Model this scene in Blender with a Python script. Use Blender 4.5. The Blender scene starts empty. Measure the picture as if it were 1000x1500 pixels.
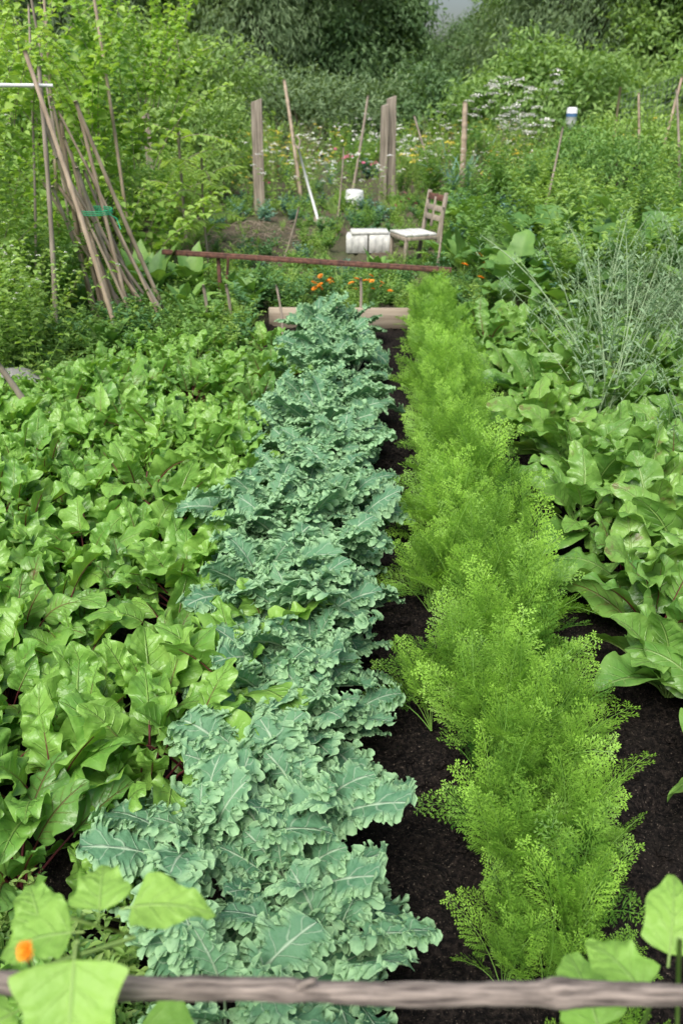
import bpy, math, random
import numpy as np
from mathutils import Vector, Matrix, Euler
R=np.random.default_rng(11)
random.seed(5)
D2R=math.pi/180
scene=bpy.context.scene
COL=scene.collection

# ------------------------------------------------------------------ mesh builder
class MB:
    def __init__(s): s.v=[];s.lf=[];s.loops=[];s.cnt=[];s.mat=[];s.n=0
    def add(s,V,LF,F,mat):
        V=np.asarray(V,float).reshape(-1,3); LF=np.asarray(LF,float).reshape(-1,3)
        F=np.asarray(F,int)
        s.v.append(V); s.lf.append(LF); s.loops.append((F+s.n).ravel())
        s.cnt.append(np.full(len(F),F.shape[1])); s.mat.append(np.full(len(F),mat)); s.n+=len(V)
    def grid(s,P,LF,mat,wrap=False):
        a,b=P.shape[:2]
        i=np.arange(a-1)[:,None]; j=np.arange(b if wrap else b-1)[None,:]; j2=(j+1)%b
        F=np.stack([i*b+j,i*b+j2,(i+1)*b+j2,(i+1)*b+j],-1).reshape(-1,4)
        s.add(P,LF,F,mat)
    def tube(s,pts,rad,mat,sides=5,rnd=.5,cap=True):
        pts=np.asarray(pts,float); n=len(pts); rad=np.broadcast_to(rad,(n,)).astype(float)
        T=np.gradient(pts,axis=0); T/=np.linalg.norm(T,axis=1)[:,None]+1e-9
        ref=np.array([0,0,1.]) if abs(T[:,2]).mean()<.8 else np.array([1.,0,0])
        A=np.cross(T,ref); A/=np.linalg.norm(A,axis=1)[:,None]+1e-9; B=np.cross(T,A)
        an=np.linspace(0,2*math.pi,sides,endpoint=False)
        P=pts[:,None]+rad[:,None,None]*(np.cos(an)[None,:,None]*A[:,None]+np.sin(an)[None,:,None]*B[:,None])
        LF=np.zeros((n,sides,3)); LF[...,1]=np.linspace(0,1,n)[:,None]; LF[...,2]=rnd
        base=s.n
        s.grid(P,LF,mat,True)
        if cap:
            for k,o in ((0,1),(n-1,-1)):
                s.loops.append(np.arange(sides)[::o]+base+k*sides); s.cnt.append(np.array([sides])); s.mat.append(np.array([mat]))
    def box(s,c,h,mat,rot=None,rnd=.5,bev=.0):
        c=np.array(c,float);h=np.array(h,float)
        b=bev if bev>0 else min(h)*.12
        V=[]
        for sx in(-1,1):
            for sy in(-1,1):
                for sz in(-1,1):
                    g=np.array([sx,sy,sz])
                    for ax in range(3):
                        q=g*(h-b); q[ax]=g[ax]*h[ax]; V.append(q)
        V=np.array(V); id=lambda sx,sy,sz,ax:(((sx>0)*4+(sy>0)*2+(sz>0))*3+ax)
        V2=V if rot is None else V@np.array(rot).T
        F4=[];F3=[]
        for ax in range(3):
            o=[(1,2),(2,0),(0,1)][ax]
            for sg in(-1,1):
                f=[]
                for a,b2 in((-1,-1),(1,-1),(1,1),(-1,1)):
                    g=[0,0,0];g[ax]=sg;g[o[0]]=a;g[o[1]]=b2;f.append(id(*g,ax))
                F4.append(f if sg>0 else f[::-1])
            for a in(-1,1):
                for b2 in(-1,1):
                    g1=[0,0,0];g2=[0,0,0];g1[ax]=-1;g2[ax]=1
                    for g in(g1,g2): g[o[0]]=a;g[o[1]]=b2
                    f=[id(*g1,o[0]),id(*g2,o[0]),id(*g2,o[1]),id(*g1,o[1])]
                    F4.append(f if a*b2<0 else f[::-1])
        for sx in(-1,1):
            for sy in(-1,1):
                for sz in(-1,1):
                    f=[id(sx,sy,sz,0),id(sx,sy,sz,1),id(sx,sy,sz,2)]; F3.append(f if sx*sy*sz>0 else f[::-1])
        n0=s.n; LF=np.zeros((24,3)); LF[:,2]=rnd
        s.add(V2+c,LF,F4,mat)
        s.loops.append((np.array(F3)+n0).ravel()); s.cnt.append(np.full(8,3)); s.mat.append(np.full(8,mat))
    def mesh(s,name,mats,smooth=True):
        me=bpy.data.meshes.new(name)
        V=np.concatenate(s.v); L=np.concatenate(s.loops); C=np.concatenate(s.cnt); M=np.concatenate(s.mat); LF=np.concatenate(s.lf)
        me.vertices.add(len(V)); me.vertices.foreach_set('co',V.astype(np.float32).ravel())
        me.loops.add(len(L)); me.loops.foreach_set('vertex_index',L.astype(np.int32))
        st=np.concatenate([[0],np.cumsum(C)[:-1]])
        me.polygons.add(len(C)); me.polygons.foreach_set('loop_start',st.astype(np.int32))
        for m in mats: me.materials.append(m)
        me.polygons.foreach_set('material_index',M.astype(np.int32))
        me.polygons.foreach_set('use_smooth',np.full(len(C),smooth))
        at=me.attributes.new('lf','FLOAT_VECTOR','POINT'); at.data.foreach_set('vector',LF.astype(np.float32).ravel())
        me.update(calc_edges=True); me.validate()
        return me

def obj(me,name,loc=(0,0,0),rot=(0,0,0),sc=1,parent=None):
    o=bpy.data.objects.new(name,me); COL.objects.link(o)
    o.location=loc;o.rotation_euler=rot
    o.scale=(sc,)*3 if np.isscalar(sc) else sc
    if parent: o.parent=parent
    return o
def empty(name,loc=(0,0,0)):
    e=bpy.data.objects.new(name,None);COL.objects.link(e);e.location=loc;e.empty_display_size=.2;return e

# ------------------------------------------------------------------ noise
def vnoise(x,y,seed):
    t=np.random.default_rng(seed).random((257,257))
    xi=np.floor(x).astype(int);yi=np.floor(y).astype(int);fx=x-xi;fy=y-yi
    fx=fx*fx*(3-2*fx);fy=fy*fy*(3-2*fy);g=lambda a,b:t[a%256,b%256]
    return (g(xi,yi)*(1-fx)+g(xi+1,yi)*fx)*(1-fy)+(g(xi,yi+1)*(1-fx)+g(xi+1,yi+1)*fx)*fy
def fbm(x,y,f,seed,o=4):
    r=0;a=1;tot=0
    for k in range(o): r=r+a*vnoise(x*f,y*f,seed+k);tot+=a;a*=.5;f*=2.03
    return r/tot
def n1d(t,f,k=1):
    m=int(f)+3;v=R.uniform(-1,1,m);x=np.clip(t,0,1)*(m-2);i=np.floor(x).astype(int);i=np.clip(i,0,m-2);q=x-i;q=q*q*(3-2*q)
    return v[i]*(1-q)+v[i+1]*q

# ------------------------------------------------------------------ materials
class NT:
    def __init__(s,name):
        s.m=bpy.data.materials.new(name);s.m.use_nodes=True;s.t=s.m.node_tree;s.t.nodes.clear()
    def n(s,t,**k):
        nd=s.t.nodes.new(t)
        for a,b in k.items(): setattr(nd,a,b)
        return nd
    def l(s,a,b): s.t.links.new(a,b)
    def math(s,op,a,b=None,c=None,clamp=False):
        nd=s.n('ShaderNodeMath',operation=op,use_clamp=clamp)
        for i,x in enumerate((a,b,c)):
            if x is None: continue
            if isinstance(x,(int,float)): nd.inputs[i].default_value=x
            else: s.l(x,nd.inputs[i])
        return nd.outputs[0]
    def mix(s,f,a,b):
        nd=s.n('ShaderNodeMix',data_type='RGBA')
        for k,x in ((0,f),(6,a),(7,b)):
            if isinstance(x,(int,float)): nd.inputs[k].default_value=x
            elif isinstance(x,tuple): nd.inputs[k].default_value=(*x,1)
            else: s.l(x,nd.inputs[k])
        return nd.outputs[2]
    def noise(s,scale,detail=3,vec=None):
        nd=s.n('ShaderNodeTexNoise');nd.inputs['Scale'].default_value=scale;nd.inputs['Detail'].default_value=detail
        if vec is not None: s.l(vec,nd.inputs['Vector'])
        return nd.outputs[0]
    def ramp(s,f,a,b):
        nd=s.n('ShaderNodeMapRange');s.l(f,nd.inputs[0]);nd.inputs[1].default_value=a;nd.inputs[2].default_value=b
        return nd.outputs[0]

def leafmat(name,c1,c2,vein=None,edge=None,rough=.42,trans=.28,vn=7,vs=.6,es=.5,mid=.05,bump=.5,spot=None,bscale=90,spec=.4,tc=None,eb=.55):
    T=NT(name)
    a=T.n('ShaderNodeAttribute',attribute_name='lf');sp=T.n('ShaderNodeSeparateXYZ');T.l(a.outputs['Vector'],sp.inputs[0])
    s_,t_,r_=sp.outputs
    tc_=T.n('ShaderNodeTexCoord').outputs['Object']
    oi=T.n('ShaderNodeObjectInfo').outputs['Random']
    nz=T.noise(14,3,tc_)
    f=T.math('ADD',T.math('MULTIPLY',r_,.65),T.math('MULTIPLY',oi,.25)); f=T.math('ADD',f,T.math('MULTIPLY',T.math('SUBTRACT',nz,.5),.9),clamp=True)
    col=T.mix(f,c1,c2)
    ab=T.math('ABSOLUTE',s_)
    h=None
    if spot:
        sm=T.ramp(T.noise(22,4,tc_),.60,.72); sm=T.math('MULTIPLY',sm,T.ramp(r_,.55,.9)); col=T.mix(T.math('MULTIPLY',sm,.8),col,spot)
    if edge:
        e=T.math('MULTIPLY',T.ramp(ab,eb,1.0),es); col=T.mix(e,col,edge)
    if vein:
        m=T.ramp(ab,mid*2,mid*.4)
        x=T.math('SUBTRACT',T.math('MULTIPLY',t_,float(vn)),T.math('MULTIPLY',ab,1.6))
        x=T.math('ADD',x,T.math('MULTIPLY',T.math('SUBTRACT',T.noise(30,2,tc_),.5),.5))
        pp=T.math('PINGPONG',x,.5)
        sv=T.math('MULTIPLY',T.ramp(pp,.10,.02),T.ramp(ab,.9,.3))
        v=T.math('MAXIMUM',m,T.math('MULTIPLY',sv,.5)); h=v
        col=T.mix(T.math('MULTIPLY',v,vs),col,vein)
    p=T.n('ShaderNodeBsdfPrincipled');T.l(col,p.inputs['Base Color']);p.inputs['Roughness'].default_value=rough
    p.inputs['Specular IOR Level'].default_value=spec
    if bump:
        bh=T.noise(bscale,2,tc_)
        if h is not None: bh=T.math('SUBTRACT',bh,T.math('MULTIPLY',h,.8))
        b=T.n('ShaderNodeBump');b.inputs['Strength'].default_value=bump;b.inputs['Distance'].default_value=.004
        T.l(bh,b.inputs['Height']);T.l(b.outputs[0],p.inputs['Normal'])
    tr=T.n('ShaderNodeBsdfTranslucent')
    hs=T.n('ShaderNodeMix',data_type='RGBA',blend_type='MULTIPLY');hs.inputs[0].default_value=1
    T.l(col,hs.inputs[6]);hs.inputs[7].default_value=(*(tc or (1.5,1.5,.6)),1);T.l(hs.outputs[2],tr.inputs[0])
    mx=T.n('ShaderNodeMixShader');mx.inputs[0].default_value=trans
    T.l(p.outputs[0],mx.inputs[1]);T.l(tr.outputs[0],mx.inputs[2])
    o=T.n('ShaderNodeOutputMaterial');T.l(mx.outputs[0],o.inputs[0]);return T.m

def simple(name,c1,c2,rough=.7,scale=20,stretch=None,bump=.4,detail=5,dist=.003,metal=0):
    T=NT(name);tc=T.n('ShaderNodeTexCoord').outputs['Object']
    if stretch:
        mp=T.n('ShaderNodeMapping');mp.inputs['Scale'].default_value=stretch;T.l(tc,mp.inputs[0]);tc=mp.outputs[0]
    nz=T.noise(scale,detail,tc); col=T.mix(T.ramp(nz,.3,.7),c1,c2)
    p=T.n('ShaderNodeBsdfPrincipled');T.l(col,p.inputs['Base Color']);p.inputs['Roughness'].default_value=rough;p.inputs['Metallic'].default_value=metal
    b=T.n('ShaderNodeBump');b.inputs['Strength'].default_value=bump;b.inputs['Distance'].default_value=dist
    T.l(nz,b.inputs['Height']);T.l(b.outputs[0],p.inputs['Normal'])
    o=T.n('ShaderNodeOutputMaterial');T.l(p.outputs[0],o.inputs[0]);return T.m

M_kale=leafmat('kale_leaf',(.060,.175,.095),(.165,.34,.17),vein=(.46,.60,.42),edge=(.36,.57,.30),vn=6,vs=.8,es=.8,mid=.035,rough=.6,trans=.18,bump=.8,tc=(1.2,1.4,.8),eb=.5,bscale=70,spec=.3)
M_kst=leafmat('kale_stalk',(.22,.36,.2),(.3,.42,.25),trans=.05,bump=.2)
M_beet=leafmat('beet_leaf',(.11,.28,.045),(.27,.49,.09),vein=(.34,.50,.14),edge=(.30,.49,.11),vn=7,vs=.5,es=.3,mid=.035,rough=.34,trans=.25,bump=1.,bscale=50,spec=.5)
M_beetr=leafmat('beet_leaf_red_vein',(.09,.23,.045),(.21,.39,.08),vein=(.24,.06,.06),vn=7,vs=.6,mid=.03,rough=.34,trans=.25,bump=1.,bscale=50,spot=(.12,.06,.04),spec=.5)
M_bst=leafmat('beet_stalk',(.09,.018,.025),(.19,.05,.05),trans=.05,bump=.1,rough=.4)
M_bst2=leafmat('green_stalk',(.2,.34,.08),(.28,.42,.12),trans=.1,bump=.1,rough=.4)
M_chard=leafmat('chard_leaf',(.085,.22,.04),(.23,.42,.08),vein=(.34,.47,.17),edge=(.24,.40,.09),vn=8,vs=.55,es=.3,mid=.035,rough=.34,trans=.22,bump=1.,bscale=40,spot=(.19,.10,.07),spec=.5)
M_carrot=leafmat('carrot_foliage',(.030,.125,.015),(.33,.59,.08),rough=.5,trans=.28,bump=0)
M_cst=leafmat('carrot_stem',(.14,.32,.05),(.27,.47,.10),rough=.45,trans=.15,bump=0)
M_bean=leafmat('bean_leaf',(.21,.43,.08),(.35,.58,.12),vein=(.40,.60,.20),vn=5,vs=.5,mid=.03,rough=.5,trans=.35,bump=.6)
M_grey=leafmat('grey_green_leaf',(.18,.30,.16),(.34,.49,.28),rough=.6,trans=.25,bump=0,tc=(1.2,1.3,.8))
M_greyst=leafmat('grey_stem',(.26,.38,.20),(.40,.52,.30),rough=.6,trans=.1,bump=0)
M_w1=leafmat('weed_leaf',(.08,.20,.05),(.25,.43,.10),rough=.5,trans=.28,bump=0,vein=(.2,.36,.1),vs=.3)
M_w2=leafmat('bright_weed_leaf',(.16,.31,.07),(.40,.57,.16),rough=.5,trans=.35,bump=0)
M_w3=leafmat('dark_leaf',(.05,.15,.05),(.15,.30,.10),rough=.45,trans=.2,bump=0,vein=(.1,.22,.07),vs=.3)
M_w4=leafmat('blue_green_leaf',(.10,.22,.17),(.21,.37,.27),rough=.5,trans=.2,bump=0,tc=(1.1,1.4,.9))
M_vine=leafmat('vine_leaf',(.21,.39,.07),(.47,.64,.18),rough=.5,trans=.4,bump=0,vein=(.40,.54,.2),vs=.3)
M_yel=leafmat('yellow_leaf',(.32,.38,.08),(.50,.50,.14),rough=.5,trans=.35,bump=0)
M_tree=leafmat('tree_leaf',(.07,.15,.055),(.22,.35,.14),rough=.55,trans=.3,bump=0)
M_tree2=leafmat('willow_leaf',(.10,.18,.08),(.27,.38,.19),rough=.55,trans=.3,bump=0)
M_tree3=leafmat('elder_leaf',(.14,.27,.07),(.35,.51,.16),rough=.5,trans=.35,bump=0)
M_bark=simple('bark',(.05,.04,.03),(.12,.095,.07),.9,12,(1,1,.2),.8)
M_white=simple('white_petal',(.75,.75,.7),(.85,.85,.8),.6)
M_orange=simple('orange_petal',(.80,.22,.01),(.90,.35,.02),.5)
M_pink=simple('pink_petal',(.55,.08,.18),(.7,.25,.35),.5)
M_yfl=simple('yellow_petal',(.75,.55,.03),(.85,.7,.1),.5)
M_cane=simple('bamboo_cane',(.27,.20,.14),(.60,.48,.36),.6,20,(1,1,.18),.3)
M_cane2=simple('weathered_stick',(.22,.18,.14),(.45,.38,.31),.8,26,(1,1,.15),.4)
M_post=simple('weathered_wood',(.16,.13,.10),(.42,.36,.29),.85,40,(1,1,.07),.7)
M_plank=simple('plank_wood',(.24,.19,.14),(.46,.39,.30),.8,30,(.08,1,1),.6)
M_rust=simple('rusted_iron',(.05,.025,.02),(.20,.09,.06),.8,35,None,.6)
M_branch=simple('branch_bark',(.05,.04,.035),(.32,.27,.23),.9,230,(.09,1,1),1.,5,.003)
M_wht=simple('white_plastic',(.62,.64,.64),(.78,.79,.78),.45,9,None,.1)
M_blk=simple('white_concrete',(.45,.46,.44),(.68,.68,.64),.85,16,None,.4)
M_blue=simple('blue_plastic',(.06,.14,.30),(.09,.20,.38),.5)
M_twine=simple('green_twine',(.02,.3,.14),(.04,.42,.2),.6)
M_net=simple('net_cord',(.10,.13,.12),(.16,.19,.18),.8)
M_stone=simple('pale_stone',(.17,.17,.17),(.33,.33,.32),.9,15)
M_straw=simple('dry_stems',(.15,.12,.08),(.34,.28,.21),.85,15)

# soil / ground
T=NT('garden_soil');geo=T.n('ShaderNodeNewGeometry').outputs['Position'];sx=T.n('ShaderNodeSeparateXYZ');T.l(geo,sx.inputs[0])
n1=T.noise(9,8,geo);n2=T.noise(85,7,geo);n3=T.noise(1.3,4,geo)
near=T.mix(T.ramp(n2,.42,.70),(.0035,.0028,.0028),(.030,.023,.019)); near=T.mix(T.ramp(n1,.5,.75),near,(.014,.011,.009))
bits=T.ramp(T.noise(190,2,geo),.66,.71); near=T.mix(T.math('MULTIPLY',bits,.8),near,(.16,.13,.10))
far=T.mix(T.ramp(n3,.4,.6),(.10,.08,.055),(.05,.09,.025)); far=T.mix(T.ramp(n2,.4,.7),far,(.18,.145,.105))
w=T.ramp(sx.outputs[1],6.3,7.3)
p=T.n('ShaderNodeBsdfPrincipled');T.l(T.mix(w,near,far),p.inputs['Base Color']);p.inputs['Roughness'].default_value=.9
p.inputs['Specular IOR Level'].default_value=.15
b=T.n('ShaderNodeBump');b.inputs['Strength'].default_value=1.;b.inputs['Distance'].default_value=.025;T.l(n2,b.inputs['Height']);T.l(b.outputs[0],p.inputs['Normal'])
o=T.n('ShaderNodeOutputMaterial');T.l(p.outputs[0],o.inputs[0]);M_soil=T.m

# ------------------------------------------------------------------ ground
xs=np.concatenate([[-600,-200,-80,-30,-12,-6,-4,-3,-2],np.arange(-1.3,1.61,.012),[2,3,4,6,12,30,80,200,600]])
ys=np.concatenate([[-200,-60,-20,-5,-1],np.arange(.5,3.51,.012),np.arange(3.55,7.01,.04),np.arange(7.2,26,.4),[30,40,60,100,200,500,1200]])
X,Y=np.meshgrid(xs,ys)
def soilh(x,y): return (fbm(x,y,3,3,3)-.5)*.07+(fbm(x,y,14,9,3)-.5)*.06+(fbm(x,y,38,21,2)-.5)*.034
Z=soilh(X,Y); fl=np.clip((26-Y)/4,0,1)*np.clip((8-np.abs(X))/2,0,1); Z=Z*fl
mb=MB();P=np.stack([X,Y,Z],-1);mb.grid(P,np.zeros_like(P),0)
obj(mb.mesh('ground',[M_soil]),'ground')
import bmesh
bm=bmesh.new();bmesh.ops.create_icosphere(bm,subdivisions=2,radius=1)
IV=np.array([v.co[:] for v in bm.verts]);IF=np.array([[v.index for v in f.verts] for f in bm.faces]);bm.free()
mb=MB()
for k in range(5200):
    x=R.uniform(-1.1,1.4);y=R.uniform(.7,4);r=R.uniform(.003,.010)*(1 if R.random()<.88 else 2.2)
    V=IV*(1+.6*(R.random((len(IV),1))-.5))*np.array([1,R.uniform(.6,1),R.uniform(.5,.9)])*r
    mb.add(V+[x,y,float(soilh(np.array(x),np.array(y)))+r*.25],np.zeros((len(IV),3)),IF,0)
obj(mb.mesh('soil_clods',[M_soil],False),'soil_clods')

# ------------------------------------------------------------------ leaf
def leaf(mb,o,az,L,P,W,prof,th0,bend,fold=.25,ruf=0,rf=8,nu=7,nv=14,roll=0,mat=0,pmat=1,rp=.003,rnd=.5,curl=0,sb=0,frill=0,bp=1.5,blis=0,wob_=.12):
    N=120;q=np.linspace(0,1,N);tot=L+P;th=th0-bend*q**bp
    ds=tot/(N-1);r=np.concatenate([[0],np.cumsum(np.cos(th[:-1])*ds)]);z=np.concatenate([[0],np.cumsum(np.sin(th[:-1])*ds)]);yy=sb*q**2*tot
    ca,sa=math.cos(az),math.sin(az)
    def world(A):
        B=A.copy();B[...,0]=A[...,0]*ca-A[...,1]*sa+o[0];B[...,1]=A[...,0]*sa+A[...,1]*ca+o[1];B[...,2]=A[...,2]+o[2];return B
    qb=P/tot
    if rp>0:
        qq=np.linspace(0,min(1,qb+(1-qb)*.75),8 if P>0 else 5)
        C=np.stack([np.interp(qq,q,r),np.interp(qq,q,yy),np.interp(qq,q,z)],-1)
        C[:,2]-=rp*.5*(qq>qb)
        mb.tube(world(C),rp*np.linspace(1.2,.3,len(qq)),pmat,4,rnd,False)
    t=np.linspace(0,1,nv);qq=qb+(1-qb)*t
    C=np.stack([np.interp(qq,q,r),np.interp(qq,q,yy),np.interp(qq,q,z)],-1);TH=np.interp(qq,q,th)
    s=np.linspace(-1,1,nu)
    if frill: s=np.sign(s)*(1-(1-np.abs(s))**1.5)
    w=W*prof(t)
    Tn=np.stack([np.cos(TH),0*TH,np.sin(TH)],-1);Nn=np.stack([-np.sin(TH),0*TH,np.cos(TH)],-1);Bn=np.tile([0,1.,0],(nv,1))
    cr,sr=math.cos(roll),math.sin(roll);Bn,Nn=Bn*cr+Nn*sr,Nn*cr-Bn*sr
    S,TT=np.meshgrid(s,t);AB=np.abs(S);Wg=w[:,None]
    ph=np.where(S<0,R.uniform(0,6.3),R.uniform(0,6.3))
    wob=1+wob_*np.sin(TT*9+ph)*AB
    lt=S*Wg*math.cos(fold)*wob
    env=np.clip(np.sin(math.pi*np.clip(TT,0.02,1))**.4,0,1)
    nn=AB*Wg*math.sin(fold)-curl*AB**2.2*Wg
    wv=np.sin(rf*6.283*TT+ph+.8*np.sin(TT*11+ph))
    nn=nn+ruf*AB**1.8*wv*env
    if blis: nn=nn+blis*np.sin(TT*44-AB*9+ph)*AB*(1.25-AB)*env+blis*.7*np.sin(TT*27+S*13+ph)*(1-AB*.5)*AB*env
    al=0
    if frill:
        env=np.clip(TT*8,0,1)
        E=np.clip((AB-.40)/.60,0,1);E2=np.clip((AB-.58)/.42,0,1)
        F1=L/.0150*6.283;F2=L/.0065*6.283
        neg=(S<0)
        ja=np.where(neg,n1d(TT,L/.022),n1d(TT,L/.022))*2.8;jb=np.where(neg,n1d(TT,L/.011),n1d(TT,L/.011))*2.2
        am=1+.6*np.where(neg,n1d(TT,L/.016),n1d(TT,L/.016))
        a1=F1*TT+ja+ph+2.2*AB;a2=F2*TT+jb+6*AB
        nn=nn+env*am*(frill*1.4*E**1.1*np.sin(a1)+frill*.78*E2*np.sin(a2))+R.normal(0,frill*.13,S.shape)*E
        al=env*am*(frill*1.15*E**1.2*np.cos(a1+.5)+frill*.66*E2*np.cos(a2))
        lt=lt+np.sign(S)*env*am*(-frill*.9*E2*(1+np.sin(a1*1.0+1.2))+frill*.5*E2*np.cos(a2+1)+frill*.5*E*np.sin(a1*.5))
        nn=nn+.0028*np.sin(TT*L*190+S*7+ph)*np.sin(S*9+TT*13)*np.clip(AB*4,0,1)*(1-E)
    A=C[:,None]+lt[...,None]*Bn[:,None]+nn[...,None]*Nn[:,None]
    if frill: A=A+al[...,None]*Tn[:,None]
    LF=np.stack([S,TT,np.full_like(S,rnd)],-1)
    mb.grid(world(A),LF,mat)
pr_spoon=lambda t:np.clip(np.sin(math.pi*t**.62),0,1)**.62
pr_heart=lambda t:np.clip(t*9,0,1)**.5*np.clip(np.cos(t**1.15*math.pi/2),0,1)**.8
def pr_kale(t,k=0): return (.32+.68*np.clip(t*2.2,0,1)**.8)*np.clip(np.cos(t**4.2*math.pi/2),0,1)**.45*(1+.24*np.sin(t*6.283*3.6+k))
pr_lance=lambda t:np.sin(math.pi*np.clip(t,0,1)**.8)**.9

# kale
kale=[]
for v in range(6):
    mb=MB();n=19
    for i in range(n):
        f=i/(n-1)
        az=i*2.4+R.uniform(-.5,.5);k=R.uniform(0,6)
        L=(.065+.13*math.sin(min(1,f*1.3+.15)*1.57))*R.uniform(.7,1.25)
        leaf(mb,(.012*math.cos(az),.012*math.sin(az),.05+.12*(1-f)),az,L,.05+.10*f*R.uniform(.6,1.2),L*R.uniform(.29,.37)+.008,lambda t:pr_kale(t,k),
             (86-42*f+R.uniform(-12,12))*D2R,(25+50*f+R.uniform(-20,35))*D2R,fold=R.uniform(.05,.45),ruf=.009,rf=R.uniform(1.5,2.5),nu=21,nv=int(L/.00125),
             roll=R.uniform(-.7,.7),rp=.0038,rnd=np.clip(.95-.8*f+R.uniform(-.3,.3),0,1),curl=R.uniform(.0,.3),sb=R.uniform(-.5,.5),frill=.0066*R.uniform(.85,1.3))
    kale.append(mb.mesh('kale_mesh',[M_kale,M_kst]))
x0=lambda y:float(np.interp(y,[.9,1.15,1.5,2.2,2.8,3.6,5.8],[-.10,-.09,-.12,-.16,-.10,-.07,-.01]))
k=0
for row,dx in((0,-.11),(1,.085),(2,-.01)):
    y=.98+row*.13
    while y<5.9:
        tp=1+.12*max(0,min(1,y-2.8))-.10*max(0,y-4.2)
        if not(row==2 and R.random()<.45):
            obj(kale[int(R.integers(6))],'kale_plant',(x0(y)+dx*tp+R.uniform(-.055,.055),y+R.uniform(-.03,.03),0),(R.uniform(-.22,.22),R.uniform(-.18,.18)+(.10 if dx>.05 else -.14 if dx<-.05 else 0),R.uniform(0,6.3)),R.uniform(.62,1.05)*(.88 if y<1.3 else 1)*(.9 if dx>0 else 1))
        y+=R.uniform(.20,.36) if row<2 else R.uniform(.3,.5);k+=1

# beets / chard
def beetplant(n,Lr,Pr,Wf,mats,ruf,th=(84,42),blis=.0045):
    mb=MB()
    for i in range(n):
        f=i/(n-1);az=i*2.4+R.uniform(-.4,.4);L=R.uniform(*Lr)*(.65+.35*math.sin(min(1,f+.3)*1.57))
        leaf(mb,(.01*math.cos(az),.01*math.sin(az),.0),az,L,R.uniform(*Pr),L*R.uniform(Wf*.85,Wf*1.2),pr_spoon,
             (th[0]-(th[0]-th[1])*f+R.uniform(-6,6))*D2R,(15+75*f+R.uniform(-10,35))*D2R,fold=R.uniform(.1,.5),ruf=ruf*R.uniform(.6,1.5),rf=R.uniform(2,3.4),nu=13,nv=34,
             roll=R.uniform(-.6,.6),rp=.0034,rnd=np.clip(R.uniform(0,1)*.85+.2*(1-f),0,1),curl=R.uniform(-.15,.5),sb=R.uniform(-.4,.4),bp=2.2,blis=blis)
    return mb.mesh('beet_mesh',mats)
beet=[beetplant(14,(.12,.185),(.09,.17),.35,[M_beet,M_bst],.011) for _ in range(4)]+[beetplant(14,(.11,.17),(.09,.16),.33,[M_beetr,M_bst],.010) for _ in range(2)]+[beetplant(13,(.12,.175),(.08,.15),.36,[M_beet,M_bst2],.012) for _ in range(2)]
holes=[(-.50,1.72,.10),(-.84,1.80,.10),(-.42,2.75,.11),(-.58,1.12,.15)]
xx=-.50
while xx>-2.1:
    y=.84+R.uniform(0,.15)
    while y<4.9+min(0,(xx+1.5))*1.2:
        px=xx+R.uniform(-.05,.05)-(.05 if 2<y<2.6 else 0)+(.05 if y>3 else 0);py=y+R.uniform(-.04,.04)
        if R.random()>.05 and not any((px-a)**2+(py-b)**2<c*c for a,b,c in holes):
            m=beet[int(R.choice(8,p=[.12,.12,.12,.12,.08,.08,.18,.18]))]
            obj(m,'beet_plant',(px,py,0),(R.uniform(-.2,.2),R.uniform(-.2,.2),R.uniform(0,6.3)),R.uniform(.74,1.2)*(.85 if y<1.3 else 1))
        y+=R.uniform(.16,.23)
    xx-=R.uniform(.17,.22)
for (x,y,s) in((-.29,1.93,1.15),(-.38,1.66,1.1),(-.20,2.12,1.05)): obj(beet[int(y*10)%4],'beet_plant',(x,y,.03),(0,0,y*7),s)
for y in np.arange(4.6,5.6,.22):
    for x in np.arange(-1.35,-.4,.22): obj(beet[R.integers(0,8)],'beet_plant',(x+R.uniform(-.06,.06),y,0),(0,0,R.uniform(0,6)),R.uniform(.7,.95))
chard=[beetplant(15,(.16,.25),(.08,.15),.32,[M_chard,M_bst2],.012,(84,30),.006) for _ in range(4)]+[beetplant(14,(.15,.22),(.08,.14),.32,[M_beetr,M_bst],.011,(84,30),.005)]
y=1.55
while y<5.9:
    for j,x in enumerate(np.arange(1.0,2.1,.26)):
        obj(chard[int(R.choice(5,p=[.2,.2,.2,.2,.2]))],'chard_plant',(x+R.uniform(-.07,.07)+(.04 if y<1.8 else 0),y+R.uniform(-.07,.07),0),(R.uniform(-.2,.2),R.uniform(-.2,.2),R.uniform(0,6.3)),R.uniform(.75,1.2)*(.8 if y<1.7 else 1))
    y+=.24

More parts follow.
